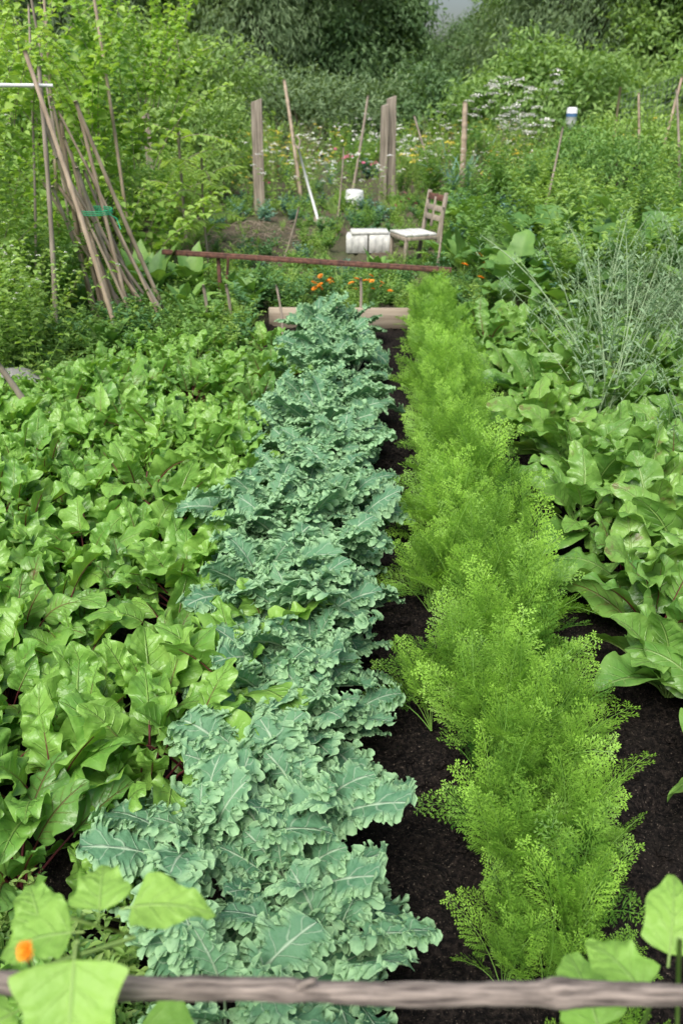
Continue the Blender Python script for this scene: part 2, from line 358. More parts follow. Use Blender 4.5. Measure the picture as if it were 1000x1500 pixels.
# carrots
def frond(mb,az,H,th0,bend,rnd,o=(0,0,0)):
    N=60;q=np.linspace(0,1,N);th=th0-bend*q**1.6;ds=H/(N-1)
    r=np.cumsum(np.cos(th))*ds;z=np.cumsum(np.sin(th))*ds;sb=R.uniform(-.15,.15);y=sb*q**2*H
    ca,sa=math.cos(az),math.sin(az);rot=np.array([[ca,-sa,0],[sa,ca,0],[0,0,1]])
    C=np.stack([r,y,z],-1);T=np.stack([np.cos(th),0*th,np.sin(th)],-1);Nn=np.stack([-np.sin(th),0*th,np.cos(th)],-1);B=np.array([0,1.,0])
    roll=R.uniform(-.7,.7);B=B*math.cos(roll)+Nn*math.sin(roll);Nn=np.cross(T,B)
    idx=np.linspace(0,N-1,8).astype(int)
    mb.tube(C[idx]@rot.T+o,np.linspace(.0022,.0007,8),1,3,rnd,False)
    npn=8;ts=np.linspace(.40,.97,npn)
    bas=[];di=[];ln=[];nm=[];rr=[]
    for i,t in enumerate(ts):
        k=int(t*(N-1));l=H*.25*(1-((t-.40)/.64))**.8+.015
        for sd in(-1,1):
            l2=l*R.uniform(.8,1.1);d=T[k]*.78+B[k]*sd*.62+Nn[k]*R.uniform(0,.3);d/=np.linalg.norm(d)
            side=np.cross(Nn[k],d);side/=np.linalg.norm(side)
            nj=max(3,int(l2/.012));u=np.linspace(.18,1,nj)
            pp=C[k]+d*(u*l2)[:,None]+np.array([0,0,-1])*(u**2*l2*.12)[:,None]
            wv=side*.0007
            mb.add(np.stack([C[k]-wv,C[k]+wv,pp[-1]+wv*.5,pp[-1]-wv*.5])@rot.T+o,np.tile([0,.5,rnd],(4,1)),[[0,1,2,3]],0)
            pl=l2*.38*(1-u*.72)+.0075
            for s2 in(-1,1):
                for dl in(0,.75,-.75):
                    dd=d*math.cos(.62+dl*.5)+side*s2*math.sin(.62+dl*.5)
                    dd=dd[None]+R.normal(0,.13,(nj,3));dd/=np.linalg.norm(dd,axis=1)[:,None]
                    st=pp+ (dd*0 if dl==0 else (d*.6+side*s2*.55)*pl[:,None]*.35)
                    bas.append(st);di.append(dd);ln.append(pl*(1 if dl==0 else .7)*R.uniform(.75,1.2,nj));nm.append(np.tile(Nn[k],(nj,1)));rr.append(np.full(nj,rnd*.65+.75*(t-.45)+.15*(u-.5)))
    b=np.concatenate(bas);d=np.concatenate(di);l=np.concatenate(ln)[:,None];n=np.concatenate(nm)+R.normal(0,.22,b.shape);rr=np.concatenate(rr)
    s=np.cross(d,n);s/=np.linalg.norm(s,axis=1)[:,None];w=.0014
    V=np.stack([b,b+d*l*.5+s*w,b+d*l,b+d*l*.5-s*w],1)
    m=len(V);LF=np.zeros((m,4,3));LF[...,2]=np.clip(rr[:,None]+R.uniform(-.06,.06,(m,1)),0,1)*1.4
    mb.add(V.reshape(-1,3)@rot.T+o,LF,np.arange(m*4).reshape(-1,4),0)
carr=[]
for v in range(8):
    mb=MB();nf=8
    for i in range(nf):
        f=i/(nf-1);frond(mb,i*2.4+R.uniform(-.4,.4),R.uniform(.27,.43)*(1-.18*f),(88-22*f)*D2R,(5+55*f+R.uniform(-5,22))*D2R,R.uniform(.0,1))
    carr.append(mb.mesh('carrot_mesh',[M_carrot,M_cst],False))
cp=empty('carrot_row',(.5,3.3,0));k=0
cx=lambda y:.350+.053*y
y=1.0
while y<6.4:
    hh=.78+.38*fbm(np.array(y*1.),np.array(3.3),3.6,77,2)
    off=(fbm(np.array(y*1.),np.array(8.3),3.2,31,2)-.5)*.07
    for dx in(-.085,-.01,.075):
        if R.random()<.10: continue
        ddx=dx+R.uniform(-.035,.035)
        obj(carr[k%8],'carrot_plant_%d'%k,(cx(y)+float(off)+ddx-.5,y+R.uniform(-.04,.04)-3.3,0),(R.uniform(-.18,.18),ddx*2.5+R.uniform(-.14,.14),R.uniform(0,6.3)),float(hh)*R.uniform(.75,1.12)*(1-1.0*abs(ddx))*(.85 if y<1.25 else 1),cp);k+=1
    y+=.078
for (x,yy) in((.27,2.05),(.30,2.45),(.25,1.85),(.30,3.0),(.24,2.6)):
    obj(carr[k%8],'carrot_plant_%d'%k,(x-.5,yy-3.3,0),(0,-.5,R.uniform(0,6.3)),.72,cp);k+=1

# ------------------------------------------------------------------ generic leaf clouds
def unit(a): return a/(np.linalg.norm(a,axis=-1,keepdims=True)+1e-9)
def cloud(mb,pos,d,n,L,asp=.45,fold=.3,mat=0,rnd=None,droop=.1):
    m=len(pos);d=unit(d);b=unit(np.cross(n,d));n=np.cross(d,b)
    L=np.broadcast_to(L,(m,))[:,None];w=L*asp*.5;f=w*fold
    V=np.stack([pos,pos+d*L*.28+b*w*.85+n*f,pos+d*L*.65+b*w*.8+n*f,pos+d*L-n*L*droop,pos+d*L*.65-b*w*.8+n*f,pos+d*L*.28-b*w*.85+n*f],1)
    LF=np.zeros((m,6,3));LF[:,:,0]=[0,1,1,0,-1,-1];LF[:,:,1]=[0,.28,.65,1,.65,.28]
    LF[:,:,2]=np.broadcast_to(.5 if rnd is None else rnd,(m,))[:,None]
    i=np.arange(m)[:,None]*6
    F=np.concatenate([i+np.array([[0,3,2,1]]),i+np.array([[0,5,4,3]])])
    mb.add(V,LF,F,mat)
def shrub(mb,c,rad,K,m,rc,size,mat=0,asp=.5,hang=0,zmin=-.3,up=.5):
    u=unit(R.normal(0,1,(K*2,3)));u=u[u[:,2]>zmin][:K];K=len(u)
    f=R.uniform(.62,1.05,(K,1))*(1+.25*np.sin(u[:,:1]*5+c[0])*np.cos(u[:,2:]*4+u[:,1:2]*3))
    cc=np.array(c)+u*np.array(rad)*f;crn=R.uniform(0,1,K)
    ii=np.repeat(np.arange(K),m);g=R.normal(0,1,(K*m,3));g[:,2]*=.6+hang*1.3
    pos=cc[ii]+g*rc
    d=unit(R.normal(0,1,(K*m,3)))*.8+u[ii]*.6+np.array([0,0,-.3-hang*1.6])
    n=unit(R.normal(0,1,(K*m,3)))*.6+u[ii]*.5+np.array([0,0,up])
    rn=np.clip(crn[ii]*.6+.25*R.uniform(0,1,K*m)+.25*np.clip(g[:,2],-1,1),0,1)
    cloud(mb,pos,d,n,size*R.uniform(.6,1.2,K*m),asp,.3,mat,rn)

def stems(mb,n,H,spread,nl,size,mat=0,smat=1,asp=.45,rs=.003,th=(88,60),bend=(5,40),t0=.15,top=None,topmat=2,tops=.02,base=.05,lup=.5,taper=.5,whorl=1):
    for i in range(n):
        az=R.uniform(0,6.3);h=H*R.uniform(.65,1.1);N=14;q=np.linspace(0,1,N)
        t=(R.uniform(th[1],th[0])-R.uniform(*bend)*q**1.5)*D2R;ds=h/(N-1)
        r=np.cumsum(np.cos(t))*ds;z=np.cumsum(np.sin(t))*ds;sw=R.uniform(-.1,.1)*h*q**2
        b0=R.uniform(0,base);a2=R.uniform(0,6.3)
        C=np.stack([r*math.cos(az)-sw*math.sin(az)+b0*math.cos(a2),r*math.sin(az)+sw*math.cos(az)+b0*math.sin(a2),z],-1)
        mb.tube(C,np.linspace(rs,rs*.35,N),smat,4,R.uniform(0,1),False)
        m=nl*whorl;tt=np.repeat(np.linspace(t0,1,nl),whorl)+R.uniform(-.02,.02,m);tt=np.clip(tt,0,1)
        pos=np.stack([np.interp(tt,q,C[:,k]) for k in range(3)],-1)
        la=np.arange(m)*2.4+R.uniform(0,6);d=np.stack([np.cos(la),np.sin(la),np.full(m,lup)+R.uniform(-.4,.4,m)],-1)
        nn=np.stack([-np.cos(la)*lup,-np.sin(la)*lup,np.ones(m)],-1)+R.normal(0,.3,(m,3))
        sz=size*(1-taper*tt)*R.uniform(.7,1.2,m)
        cloud(mb,pos,d,nn,sz,asp,.3,mat,np.clip(R.uniform(0,1)*.5+.5*R.uniform(0,1,m),0,1),.2)
        if top: top(mb,C[-1],tops,topmat)
def umbel(mb,c,s,mat):
    m=26;a=R.uniform(0,6.3,m);r=np.sqrt(R.uniform(0,1,m))*s
    p=np.stack([c[0]+r*np.cos(a),c[1]+r*np.sin(a),c[2]+R.uniform(0,.25,m)*s-r*r/s*.3],-1)
    cloud(mb,p,R.normal(0,1,(m,3))*[1,1,.3],np.tile([0,0,1.],(m,1)),s*.42,.9,.1,mat,.5)
def daisy(mb,c,s,mat,core=True):
    tl=R.normal(0,.35,3);up=unit(np.array([0,-.3,1.])+tl);a1=unit(np.cross(up,[1,0,0.]));a2=np.cross(up,a1)
    for ring,(ss,k) in enumerate(((1,14),(.75,11))):
        a=np.linspace(0,6.283,k,endpoint=False)+ring*.2
        d=np.cos(a)[:,None]*a1+np.sin(a)[:,None]*a2+up*(.15+.3*ring)
        cloud(mb,np.tile(c,(k,1))+up*ring*.001,d,np.tile(up,(k,1)),s*ss,.36,.15,mat,.5)
def pinnate(mb,az,o,L,th0,bend,nl,ls,mat=0,smat=1):
    N=24;q=np.linspace(0,1,N);th=(th0-bend*q)*D2R;ds=L/(N-1)
    r=np.cumsum(np.cos(th))*ds;z=np.cumsum(np.sin(th))*ds
    C=np.stack([r*math.cos(az)+o[0],r*math.sin(az)+o[1],z+o[2]],-1)
    mb.tube(C,np.linspace(.004,.0015,N),smat,3,.5,False)
    t=np.linspace(.25,1,nl);pos=np.stack([np.interp(t,q,C[:,k]) for k in range(3)],-1)
    B=np.array([-math.sin(az),math.cos(az),0]);Tn=np.array([math.cos(az),math.sin(az),0])
    for s in(-1,1):
        d=B*s*.9+Tn*.4+np.array([0,0,-.25])+R.normal(0,.1,(nl,3))
        cloud(mb,pos,d,np.tile([0,0,1.],(nl,1))+R.normal(0,.15,(nl,3)),ls*np.sin(np.clip(t,.1,.92)*math.pi)**.4,.32,.25,mat,R.uniform(.2,.9))

def proto(fn,mats,n=3,smooth=True):
    r=[]
    for _ in range(n):
        mb=MB();fn(mb);r.append(mb.mesh('foliage_mesh',mats,smooth))
    return r
P_weed=proto(lambda mb:stems(mb,9,.30,.1,9,.075,asp=.5,base=.08,whorl=2,th=(88,45)),[M_w1,M_w1])
P_bright=proto(lambda mb:stems(mb,9,.30,.1,9,.07,asp=.45,base=.08,whorl=2,th=(88,45)),[M_w2,M_w2])
P_dark=proto(lambda mb:stems(mb,8,.38,.1,9,.10,asp=.5,base=.10,whorl=2,th=(88,50)),[M_w3,M_w3])
P_blue=proto(lambda mb:stems(mb,8,.35,.1,9,.11,asp=.45,base=.08,whorl=2,th=(88,45)),[M_w4,M_w4])
P_grass=proto(lambda mb:[leaf(mb,(R.uniform(-.05,.05),R.uniform(-.05,.05),0),R.uniform(0,6.3),R.uniform(.2,.4),0,.004,lambda t:(1-t)**.6,R.uniform(60,88)*D2R,R.uniform(10,80)*D2R,nu=3,nv=7,rp=0,rnd=R.uniform(0,1),sb=R.uniform(-.3,.3)) for _ in range(34)],[M_w2,M_w2])
P_broad=proto(lambda mb:[leaf(mb,(0,0,0),i*2.4,R.uniform(.22,.36),R.uniform(.05,.12),R.uniform(.05,.08),pr_lance,R.uniform(45,85)*D2R,R.uniform(20,80)*D2R,nu=5,nv=12,ruf=.006,rf=3,rp=.004,rnd=R.uniform(0,1)) for i in range(11)],[M_w1,M_bst2])
P_squash=proto(lambda mb:[leaf(mb,(R.uniform(-.1,.1),R.uniform(-.1,.1),0),i*2.4,R.uniform(.16,.24),R.uniform(.2,.4),R.uniform(.10,.14),pr_heart,R.uniform(60,88)*D2R,R.uniform(60,110)*D2R,nu=7,nv=12,ruf=.01,rf=3,rp=.005,rnd=R.uniform(0,1),bp=2.5) for i in range(11)],[M_w1,M_bst2])
P_daisy=proto(lambda mb:stems(mb,9,.75,.1,10,.06,asp=.3,base=.15,top=daisy,tops=.03),[M_w1,M_w1,M_white])
P_umbel=proto(lambda mb:stems(mb,8,.95,.1,9,.10,asp=.4,base=.15,top=umbel,tops=.055),[M_w2,M_w2,M_white])
P_calen=proto(lambda mb:stems(mb,5,.30,.1,9,.07,asp=.35,base=.08,top=daisy,tops=.032,th=(88,60)),[M_w1,M_w1,M_orange])
P_pink=proto(lambda mb:stems(mb,6,.40,.1,8,.08,asp=.4,base=.1,top=daisy,tops=.038),[M_w1,M_w1,M_pink])
P_yell=proto(lambda mb:stems(mb,12,.8,.1,14,.06,asp=.3,base=.15,top=umbel,tops=.05),[M_w2,M_w2,M_yfl])
P_tall=proto(lambda mb:stems(mb,14,.9,.1,20,.11,asp=.35,base=.18,whorl=2,th=(89,68)),[M_w1,M_w1])
P_tallb=proto(lambda mb:stems(mb,14,.9,.1,20,.10,asp=.38,base=.18,whorl=2,th=(89,68)),[M_w2,M_w2])
P_dry=proto(lambda mb:stems(mb,14,.9,.1,12,.05,asp=.25,base=.18,th=(89,72)),[M_yel,M_straw])
P_leek=proto(lambda mb:[leaf(mb,(R.uniform(-.06,.06),R.uniform(-.06,.06),0),R.uniform(0,6.3),R.uniform(.5,.9),0,.02,lambda t:(1-t)**.5,R.uniform(55,88)*D2R,R.uniform(20,90)*D2R,nu=3,nv=10,rp=0,rnd=R.uniform(0,1)) for _ in range(22)],[M_w4,M_w4])
def seedhead(mb,c,s,mat):
    m=16;t=np.linspace(0,1,m);a=np.arange(m)*2.4
    p=np.tile(c,(m,1))-np.stack([0*t,0*t,t*.12],-1)
    cloud(mb,p,np.stack([np.cos(a),np.sin(a),.9+0*a],-1),np.tile([0,0,1.],(m,1))+R.normal(0,.3,(m,3)),.04,.2,.1,mat,R.uniform(0,1))
def greyp(mb):
    stems(mb,5,1.0,.1,9,.12,asp=.42,base=.08,th=(88,58),bend=(5,35),top=seedhead,topmat=0,rs=.006,taper=.75)
    stems(mb,10,.85,.1,11,.06,asp=.34,base=.12,th=(86,40),bend=(0,30),top=seedhead,topmat=0,rs=.0035,taper=.6)
P_grey=proto(greyp,[M_grey,M_greyst],4)
P_vine=proto(lambda mb:stems(mb,8,1.0,.1,20,.10,asp=.85,base=.25,th=(90,60),bend=(0,50),taper=.45,whorl=2,lup=.0,rs=.004),[M_vine,M_cane2],4)
P_pea=proto(lambda mb:stems(mb,11,1.0,.1,15,.055,asp=.7,base=.2,th=(90,65),bend=(0,25),taper=.2,whorl=2,lup=.1,top=umbel,tops=.015,rs=.0025),[M_w2,M_w2,M_white],3)
def fernp(mb):
    for i in range(12): pinnate(mb,i*2.4,(0,0,R.uniform(.2,.9)),R.uniform(.35,.55),R.uniform(20,60),R.uniform(40,80),11,.13)
    mb.tube([[0,0,0],[.01,.02,.5],[0,0,1.0]],.012,1,5)
P_sumac=proto(fernp,[M_vine,M_cane2],2)

def scatter(name,n,xr,yr,types,wts,sc=(.7,1.2),rej=None,tilt=.12,z=0):
    e=empty(name,((xr[0]+xr[1])/2,(yr[0]+yr[1])/2,0));wts=np.array(wts)/sum(wts);c=0
    for k in range(n):
        x=R.uniform(*xr);y=R.uniform(*yr)
        if rej and rej(x,y): continue
        P=types[int(R.choice(len(types),p=wts))];m=P[int(R.integers(len(P)))]
        obj(m,'%s_clump_%d'%(name,c),(x-e.location.x,y-e.location.y,z),(R.uniform(-tilt,tilt),R.uniform(-tilt,tilt),R.uniform(0,6.3)),R.uniform(*sc),e);c+=1
    return e

bare=lambda x,y:((x+.95)/.65)**2+((y-10.6)/1.3)**2<1 or ((x-.35)/.5)**2+((y-8.9)/.6)**2<1 or (abs(x-.75)<.45 and abs(y-8.8)<.6)or (abs(x-.3)<.38 and 9.0<y<10.2)
scatter('weeds',210,(-2.3,-.62),(5.4,7.6),[P_weed,P_bright,P_dark,P_broad,P_grass],[4,4,1.5,1.2,2],(.5,.95))
scatter('flower_border',150,(-.6,1.3),(6.55,7.9),[P_weed,P_bright,P_dark,P_grass],[4,4,1.5,2],(.35,.8))
scatter('low_weeds',540,(-2.2,2.2),(7.6,14),[P_weed,P_bright,P_dark,P_grass,P_blue],[4,6,1,2.5,1],(.35,.8),bare)
scatter('sparse_weeds',40,(-1.7,-.3),(9.2,12),[P_weed,P_grass,P_bright],[2,2,1],(.25,.5))
scatter('right_vegetable_bed',310,(1.25,4.6),(5.9,13),[P_weed,P_bright,P_dark,P_squash,P_blue,P_tall,P_tallb],[3,4,2,2.5,2.5,1.2,1.2],(.6,1.15))
scatter('flower_meadow',520,(-6,9),(13.5,23),[P_tall,P_tallb,P_daisy,P_umbel,P_yell,P_blue,P_leek,P_pink,P_dry],[2.6,4.5,2.2,3.2,2.2,2,1.2,1.2,3],(.5,1.2),lambda x,y:(abs(x-.25)<.6 and y<17))
scatter('grey_seed_plants',25,(1.25,2.7),(3.4,5.9),[P_grey],[1],(.7,1.08))
scatter('left_vegetation',150,(-5,-2.1),(5.5,13),[P_tall,P_tallb,P_bright,P_vine,P_dry],[3,3,2,1.6,1],(.6,1.2))
scatter('pea_plants',22,(-2.4,-1.8),(4.3,5.5),[P_pea],[1],(.6,.9))
scatter('undergrowth',46,(-2.1,-1.35),(3.8,5.3),[P_weed,P_bright,P_grass],[3,3,1],(.45,.8))
cal=empty('calendula_patch',(.2,7,0))
for k,(x,y,s) in enumerate([(-.16,6.9,.9),(-.04,6.85,.95),(.30,6.95,.9),(1.12,7.2,1.15),(.2,6.85,.8)]):
    obj(P_calen[k%3],'calendula_%d'%k,(x-.2,y-7,0),(0,0,k),s,cal)
for (x,y) in((.85,12.2),(1.9,12.5)): obj(P_pink[0],'pink_flowers',(x,y,0),(0,0,x*9),.8)
for (x,y,s) in((.0,13.0,.75),(.25,13.4,.7),(-.35,13.2,.65),(.6,13.8,.8),(-.1,15,1),(-.8,13.4,1.0),(-.55,14.2,.9),(-.9,12.6,.9),(1.2,14.5,1.0)): obj(P_umbel[int(x*10)%3],'white_flowering_plant',(x,y,0),(0,0,y),s)
for (x,y,s) in((-1.5,6.9,1.25),(-1.25,7.2,1.1),(-1.7,7.3,1.1),(.3,7.9,.8),(1.15,8.3,1.1),(1.0,8.6,1.0)):
    obj(P_broad[0] if x<0 else P_broad[1],'broadleaf_dock',(x,y,0),(0,0,y*3),s)
for (x,y,s) in((2.25,6.1,1.7),(2.6,6.6,1.7),(2.45,7.3,1.6),(1.6,7.4,1.2),(1.9,8.2,1.3)):
    obj(P_squash[0],'squash_plant',(x,y,0),(0,0,y*3),s)

# vines on left trellis
v=empty('climbing_vine',(-2,8,0));k=0
for (x,y,z,s) in[(-2.6,8.2,0,1.5),(-2.3,8.3,.5,1.3),(-2.05,8.2,0,1.2),(-2.15,8.1,1.1,1.2),(-1.75,8.5,0,1.1),(-1.85,8.4,.9,1.1),(-2.0,8.3,1.6,1.0),(-1.7,8.3,1.4,.9),(-2.6,8.5,1.2,1.4),(-3.0,8.0,1.3,1.3),(-1.6,8.6,1.8,.8)]:
    obj(P_vine[k%4],'vine_%d'%k,(x+2,y-8,z),(R.uniform(-.2,.2),R.uniform(-.2,.2),k),s,v);k+=1
for (x,y,s) in((-1.35,8.9,1.0),(-1.75,10,1.3)): obj(P_sumac[0],'sumac_sapling',(x,y,0),(0,0,y),s)
v=empty('climbing_beans',(-2.3,5.8,0));k=0
for x in np.arange(-3.2,-2.0,.26):
    for z in(0,.75,1.35):
        obj(P_pea[k%3] if k%2 else P_vine[k%4],'bean_vine_%d'%k,(x+2.3+R.uniform(-.1,.1),R.uniform(-.3,.3)+.2,z),(R.uniform(-.15,.15),R.uniform(-.15,.15),k),R.uniform(.6,.95),v);k+=1

# shrubs
def mkshrub(name,c,rad,K,m,rc,size,mat,asp=.5,hang=0):
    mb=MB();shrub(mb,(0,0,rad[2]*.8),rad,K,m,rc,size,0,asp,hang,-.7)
    for i in range(7):
        a=i*.9;mb.tube([[0,0,0],[rad[0]*.3*math.cos(a),rad[1]*.3*math.sin(a),rad[2]*.7],[rad[0]*.7*math.cos(a),rad[1]*.7*math.sin(a),rad[2]*1.3]],[.03,.02,.008],1,5)
    return obj(mb.mesh(name,[mat,M_bark]),name,(c[0],c[1],0))
mkshrub('green_bush',(3.4,12.2),(1.0,.8,.60),260,40,.12,.07,M_w1,.35)
mkshrub('leafy_shrub',(4.6,14),(1.2,1.0,.70),200,36,.16,.09,M_w2,.4)
mkshrub('leafy_shrub',(6.6,14.5),(1.6,1.0,.8),220,36,.18,.10,M_vine,.45)
mkshrub('leafy_shrub',(-2.7,14.5),(1.2,1.0,.9),240,36,.16,.10,M_tree3,.45)
mkshrub('leafy_shrub',(-4.6,14),(1.8,1.2,1.3),300,36,.2,.12,M_w1,.45)
mkshrub('leafy_shrub',(-3.6,10.5),(1.0,.8,1.2),240,36,.15,.09,M_vine,.5)
mkshrub('elder_shrub',(5.4,24),(2.2,1.8,1.4),420,44,.25,.17,M_tree3,.42)
mkshrub('elder_shrub',(2.6,26),(1.6,1.4,1.1),260,40,.22,.16,M_tree,.42)
mkshrub('elder_shrub',(9.5,24),(2.0,1.6,1.4),300,40,.25,.17,M_tree3,.42)
mkshrub('hazel_shrub',(-4.5,22),(2.4,1.8,1.6),380,40,.28,.16,M_tree3,.5)
mkshrub('hazel_shrub',(-1.0,25),(2.6,1.5,1.1),340,40,.25,.14,M_tree2,.35)

# trees
def mktree(H,rad,base,K,m,mat,size,hang,asp):
    mb=MB();tp=[[0,0,0],[.1,.05,H*.2],[.0,.1,H*.45],[.15,0,H*.75]]
    mb.tube(tp,[H*.035,H*.028,H*.02,H*.008],1,9)
    for i in range(9):
        a=i*2.4;z=H*(.2+.06*i);l=rad*.8
        mb.tube([[.05,.05,z],[l*.45*math.cos(a),l*.45*math.sin(a),z+H*.08],[l*math.cos(a),l*math.sin(a),z+H*.12]],[H*.014,H*.009,H*.003],1,6)
    for i in range(9):
        a=i*2.4+.5;rr=rad*R.uniform(.35,.7);z=R.uniform(base,H*.8)
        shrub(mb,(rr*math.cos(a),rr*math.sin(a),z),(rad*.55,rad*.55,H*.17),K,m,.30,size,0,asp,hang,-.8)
    return mb.mesh('tree_mesh',[mat,M_bark])
TR=[mktree(9,3.6,1.6,120,50,M_tree,.21,.2,.42),mktree(10,3.8,1.8,120,52,M_tree2,.22,.5,.22),mktree(8,3.4,1.4,120,50,M_tree,.22,.3,.45),mktree(8,3.4,1.4,120,50,M_tree3,.21,.2,.42)]
for (x,y,i,s,nm) in[(-13,34,0,1,'shade_tree'),(-9,31,1,1,'willow_tree'),(-5.5,34,3,1,'shade_tree'),(-2.4,32,1,.95,'willow_tree'),(-.2,33,2,.88,'shade_tree'),
    (-11,42,2,1.3,'shade_tree'),(-4,43,0,1.3,'shade_tree'),(-.1,46,0,.95,'shade_tree'),(8.7,34,1,.95,'willow_tree'),(9.2,42,3,.95,'shade_tree'),(4.3,47,2,.52,'small_tree'),(6.2,45,0,.60,'small_tree'),(11.5,31,3,1,'shade_tree'),(15,33,2,1.1,'shade_tree'),(11.5,42,2,1.3,'shade_tree'),(15,44,0,1.3,'shade_tree'),(-16,44,1,1.3,'willow_tree'),(20,40,1,1.2,'willow_tree'),(-19,36,2,1.2,'shade_tree')]:
    obj(TR[i],nm,(x,y,0),(0,0,x*1.7),s)
mb=MB()
for k in range(34):
    x=-26+k*1.7;shrub(mb,(x,50+2*math.sin(k*2.1),1.3),(1.6,1.2,1.9),90,34,.35,.3,0,.5,.2,-.8)
obj(mb.mesh('distant_hedge',[M_tree]),'distant_hedge')

# ------------------------------------------------------------------ structures
def cane(name,a,b,r=.008,mat=M_cane,nodes=True,parent=None,bow=.01):
    a=np.array(a,float);b=np.array(b,float);L=np.linalg.norm(b-a);n=max(8,int(L/.03));t=np.linspace(0,1,n)
    P=a+(b-a)*t[:,None]+np.array([bow,bow*.6,0])*np.sin(t*math.pi)[:,None]
    rr=r*(1.05-.25*t)*(1+(.22*(np.cos(t*L/.18*6.283)>.93) if nodes else .06*np.sin(t*37)))
    mb=MB();mb.tube(P-a,rr,0,7)
    o=obj(mb.mesh(name,[mat]),name,tuple(a));
    if parent:o.parent=parent
    return o
cane('bamboo_pole',(-1.46,5.6,0),(-1.86,5.7,1.80),.017)
cane('wooden_stake',(-1.95,5.75,0),(-1.82,5.8,1.72),.017,M_cane2,False)
cane('horizontal_pole',(-2.8,5.5,1.62),(-1.74,5.76,1.615),.014,M_wht,False)
b=empty('cane_bundle',(0,0,0))
for k in range(20):
    cane('cane_%d'%k,(-1.28-.030*k+R.uniform(-.03,.03),6.35+R.uniform(-.15,.2),0),(-1.84+R.uniform(-.14,.12)-.004*k,6.2+R.uniform(-.1,.15),R.uniform(.95,1.55)),R.uniform(.010,.018),M_cane if k%3 else M_cane2,True,b,R.uniform(-.03,.03))
mb=MB();a=np.linspace(0,6.283,20)
for dz in(0,.012,.024): mb.tube(np.stack([.12*np.cos(a),.07*np.sin(a),dz+.01*np.sin(a)],-1),.004,0,5)
mb.tube([[.1,-.04,0],[.16,-.06,-.03],[.18,-.06,-.10]],.004,0,5)
obj(mb.mesh('twine_tie',[M_twine]),'twine_tie',(-1.70,6.2,.83))
for (a_,b_,r,m) in[((-2.62,8.1,0),(-2.45,8.2,2.3),.015,M_cane),((-1.9,8.0,0),(-1.98,7.9,2.5),.016,M_cane),((-2.3,7.6,0),(-2.35,7.5,2.4),.012,M_cane2),((-2.75,5.9,0),(-2.5,6.0,2.2),.012,M_cane2),((-2.3,6.4,0),(-2.05,6.5,2.1),.010,M_cane2),
    ((-1.5,4.05,0),(-1.66,4.0,.42),.018,M_cane2),((-.98,6.2,0),(-.99,6.2,.34),.014,M_post),((-.82,6.3,0),(-.84,6.3,.32),.014,M_post),((-.42,6.05,0),(-.46,6.1,.36),.01,M_cane2),((.13,6.35,0),(.14,6.35,.36),.012,M_cane2),
    ((-.62,14,0),(-.85,14.2,1.72),.03,M_cane),((.2,16,0),(.45,16,1.5),.025,M_cane2),((1.95,14.8,0),(1.93,14.8,1.42),.05,M_cane),((-.6,9.0,0),(-.42,8.9,.55),.012,M_cane2),((1.6,15.5,0),(1.2,15.6,1.2),.02,M_cane2),
    ((4.6,13.6,0),(4.9,13.8,1.75),.025,M_cane),((5.3,13.8,0),(4.95,13.8,1.9),.022,M_cane),((4.35,13.2,0),(4.15,13.3,1.55),.02,M_cane),((5.05,13.5,0),(5.25,13.5,1.7),.022,M_cane),((4.9,13,0),(4.6,13.1,1.6),.02,M_cane2),((2.7,6.4,0),(2.75,6.5,1.3),.014,M_cane2),((.9,8.3,0),(.94,8.3,.62),.013,M_cane2),((2.45,11,0),(2.6,11,1.2),.015,M_cane2),((-.05,12.5,0),(.03,12.5,.9),.012,M_cane2)]:
    cane('garden_stake',a_,b_,r,m,m==M_cane)
def post(name,x,y,h,w,d,rz=.2,mat=M_post):
    mb=MB();n=9
    zz=np.linspace(-.1,h,n);P=[]
    for i,z in enumerate(zz):
        j=1+.05*math.sin(i*2.3);c=.15
        P.append([[w*j*a,d*j*b,z] for a,b in((-1,-1+c),(-1+c,-1),(1-c,-1),(1,-1+c),(1,1-c),(1-c,1),(-1+c,1),(-1,1-c))])
    P=np.array(P);P[-1,:,2]+=P[-1,:,0]*.35
    mb.grid(P,np.zeros_like(P),0,True);b0=mb.n
    mb.loops.append(np.arange(8)+b0-8);mb.cnt.append(np.array([8]));mb.mat.append(np.array([0]))
    return obj(mb.mesh(name,[mat],False),name,(x,y,0),(R.uniform(-.02,.02),R.uniform(-.03,.03),rz))
post('wooden_post',-1.2,13.2,1.45,.075,.07);post('wooden_post',.63,14,1.38,.05,.06);post('wooden_post',.76,14.1,1.48,.065,.06)
post('wooden_post',2.47,6.4,.86,.025,.03);post('wooden_post',-2.6,12.5,1.3,.05,.05)
mb=MB();mb.box((0,0,.045),(.54,.019,.075),0);mb.box((-.3,.035,.03),(.02,.012,.08),0)
obj(mb.mesh('bed_edge_plank',[M_plank]),'bed_edge_plank',(.0,6.35,.02),(0,0,-.02))
# rusted rail
mb=MB()
a=np.array([-1.42,7.0,.45]);c=np.array([.82,6.5,.40]);d=unit(c-a);mid=(a+c)/2;hl=np.linalg.norm(c-a)/2
yv=unit(np.cross([0,0,1.],d));zv=np.cross(d,yv);rot=np.stack([d,yv,zv],1)
mb.box(mid,(hl,.020,.004),0,rot,bev=.001);mb.box(mid+yv*-.018+zv*-.018,(hl,.003,.014),0,rot,bev=.001)
for t in(.2,.95):
    q=a+(c-a)*t; mb.box((q[0],q[1]+.03,q[2]/2-.01),(.014,.014,q[2]/2),0)
    mb.box((q[0]+.05,q[1]+.06,q[2]/2-.03),(.010,.010,q[2]/2+.01),0,np.array(Matrix.Rotation(.12,3,'Y')))
obj(mb.mesh('rusted_rail',[M_rust]),'rusted_rail')

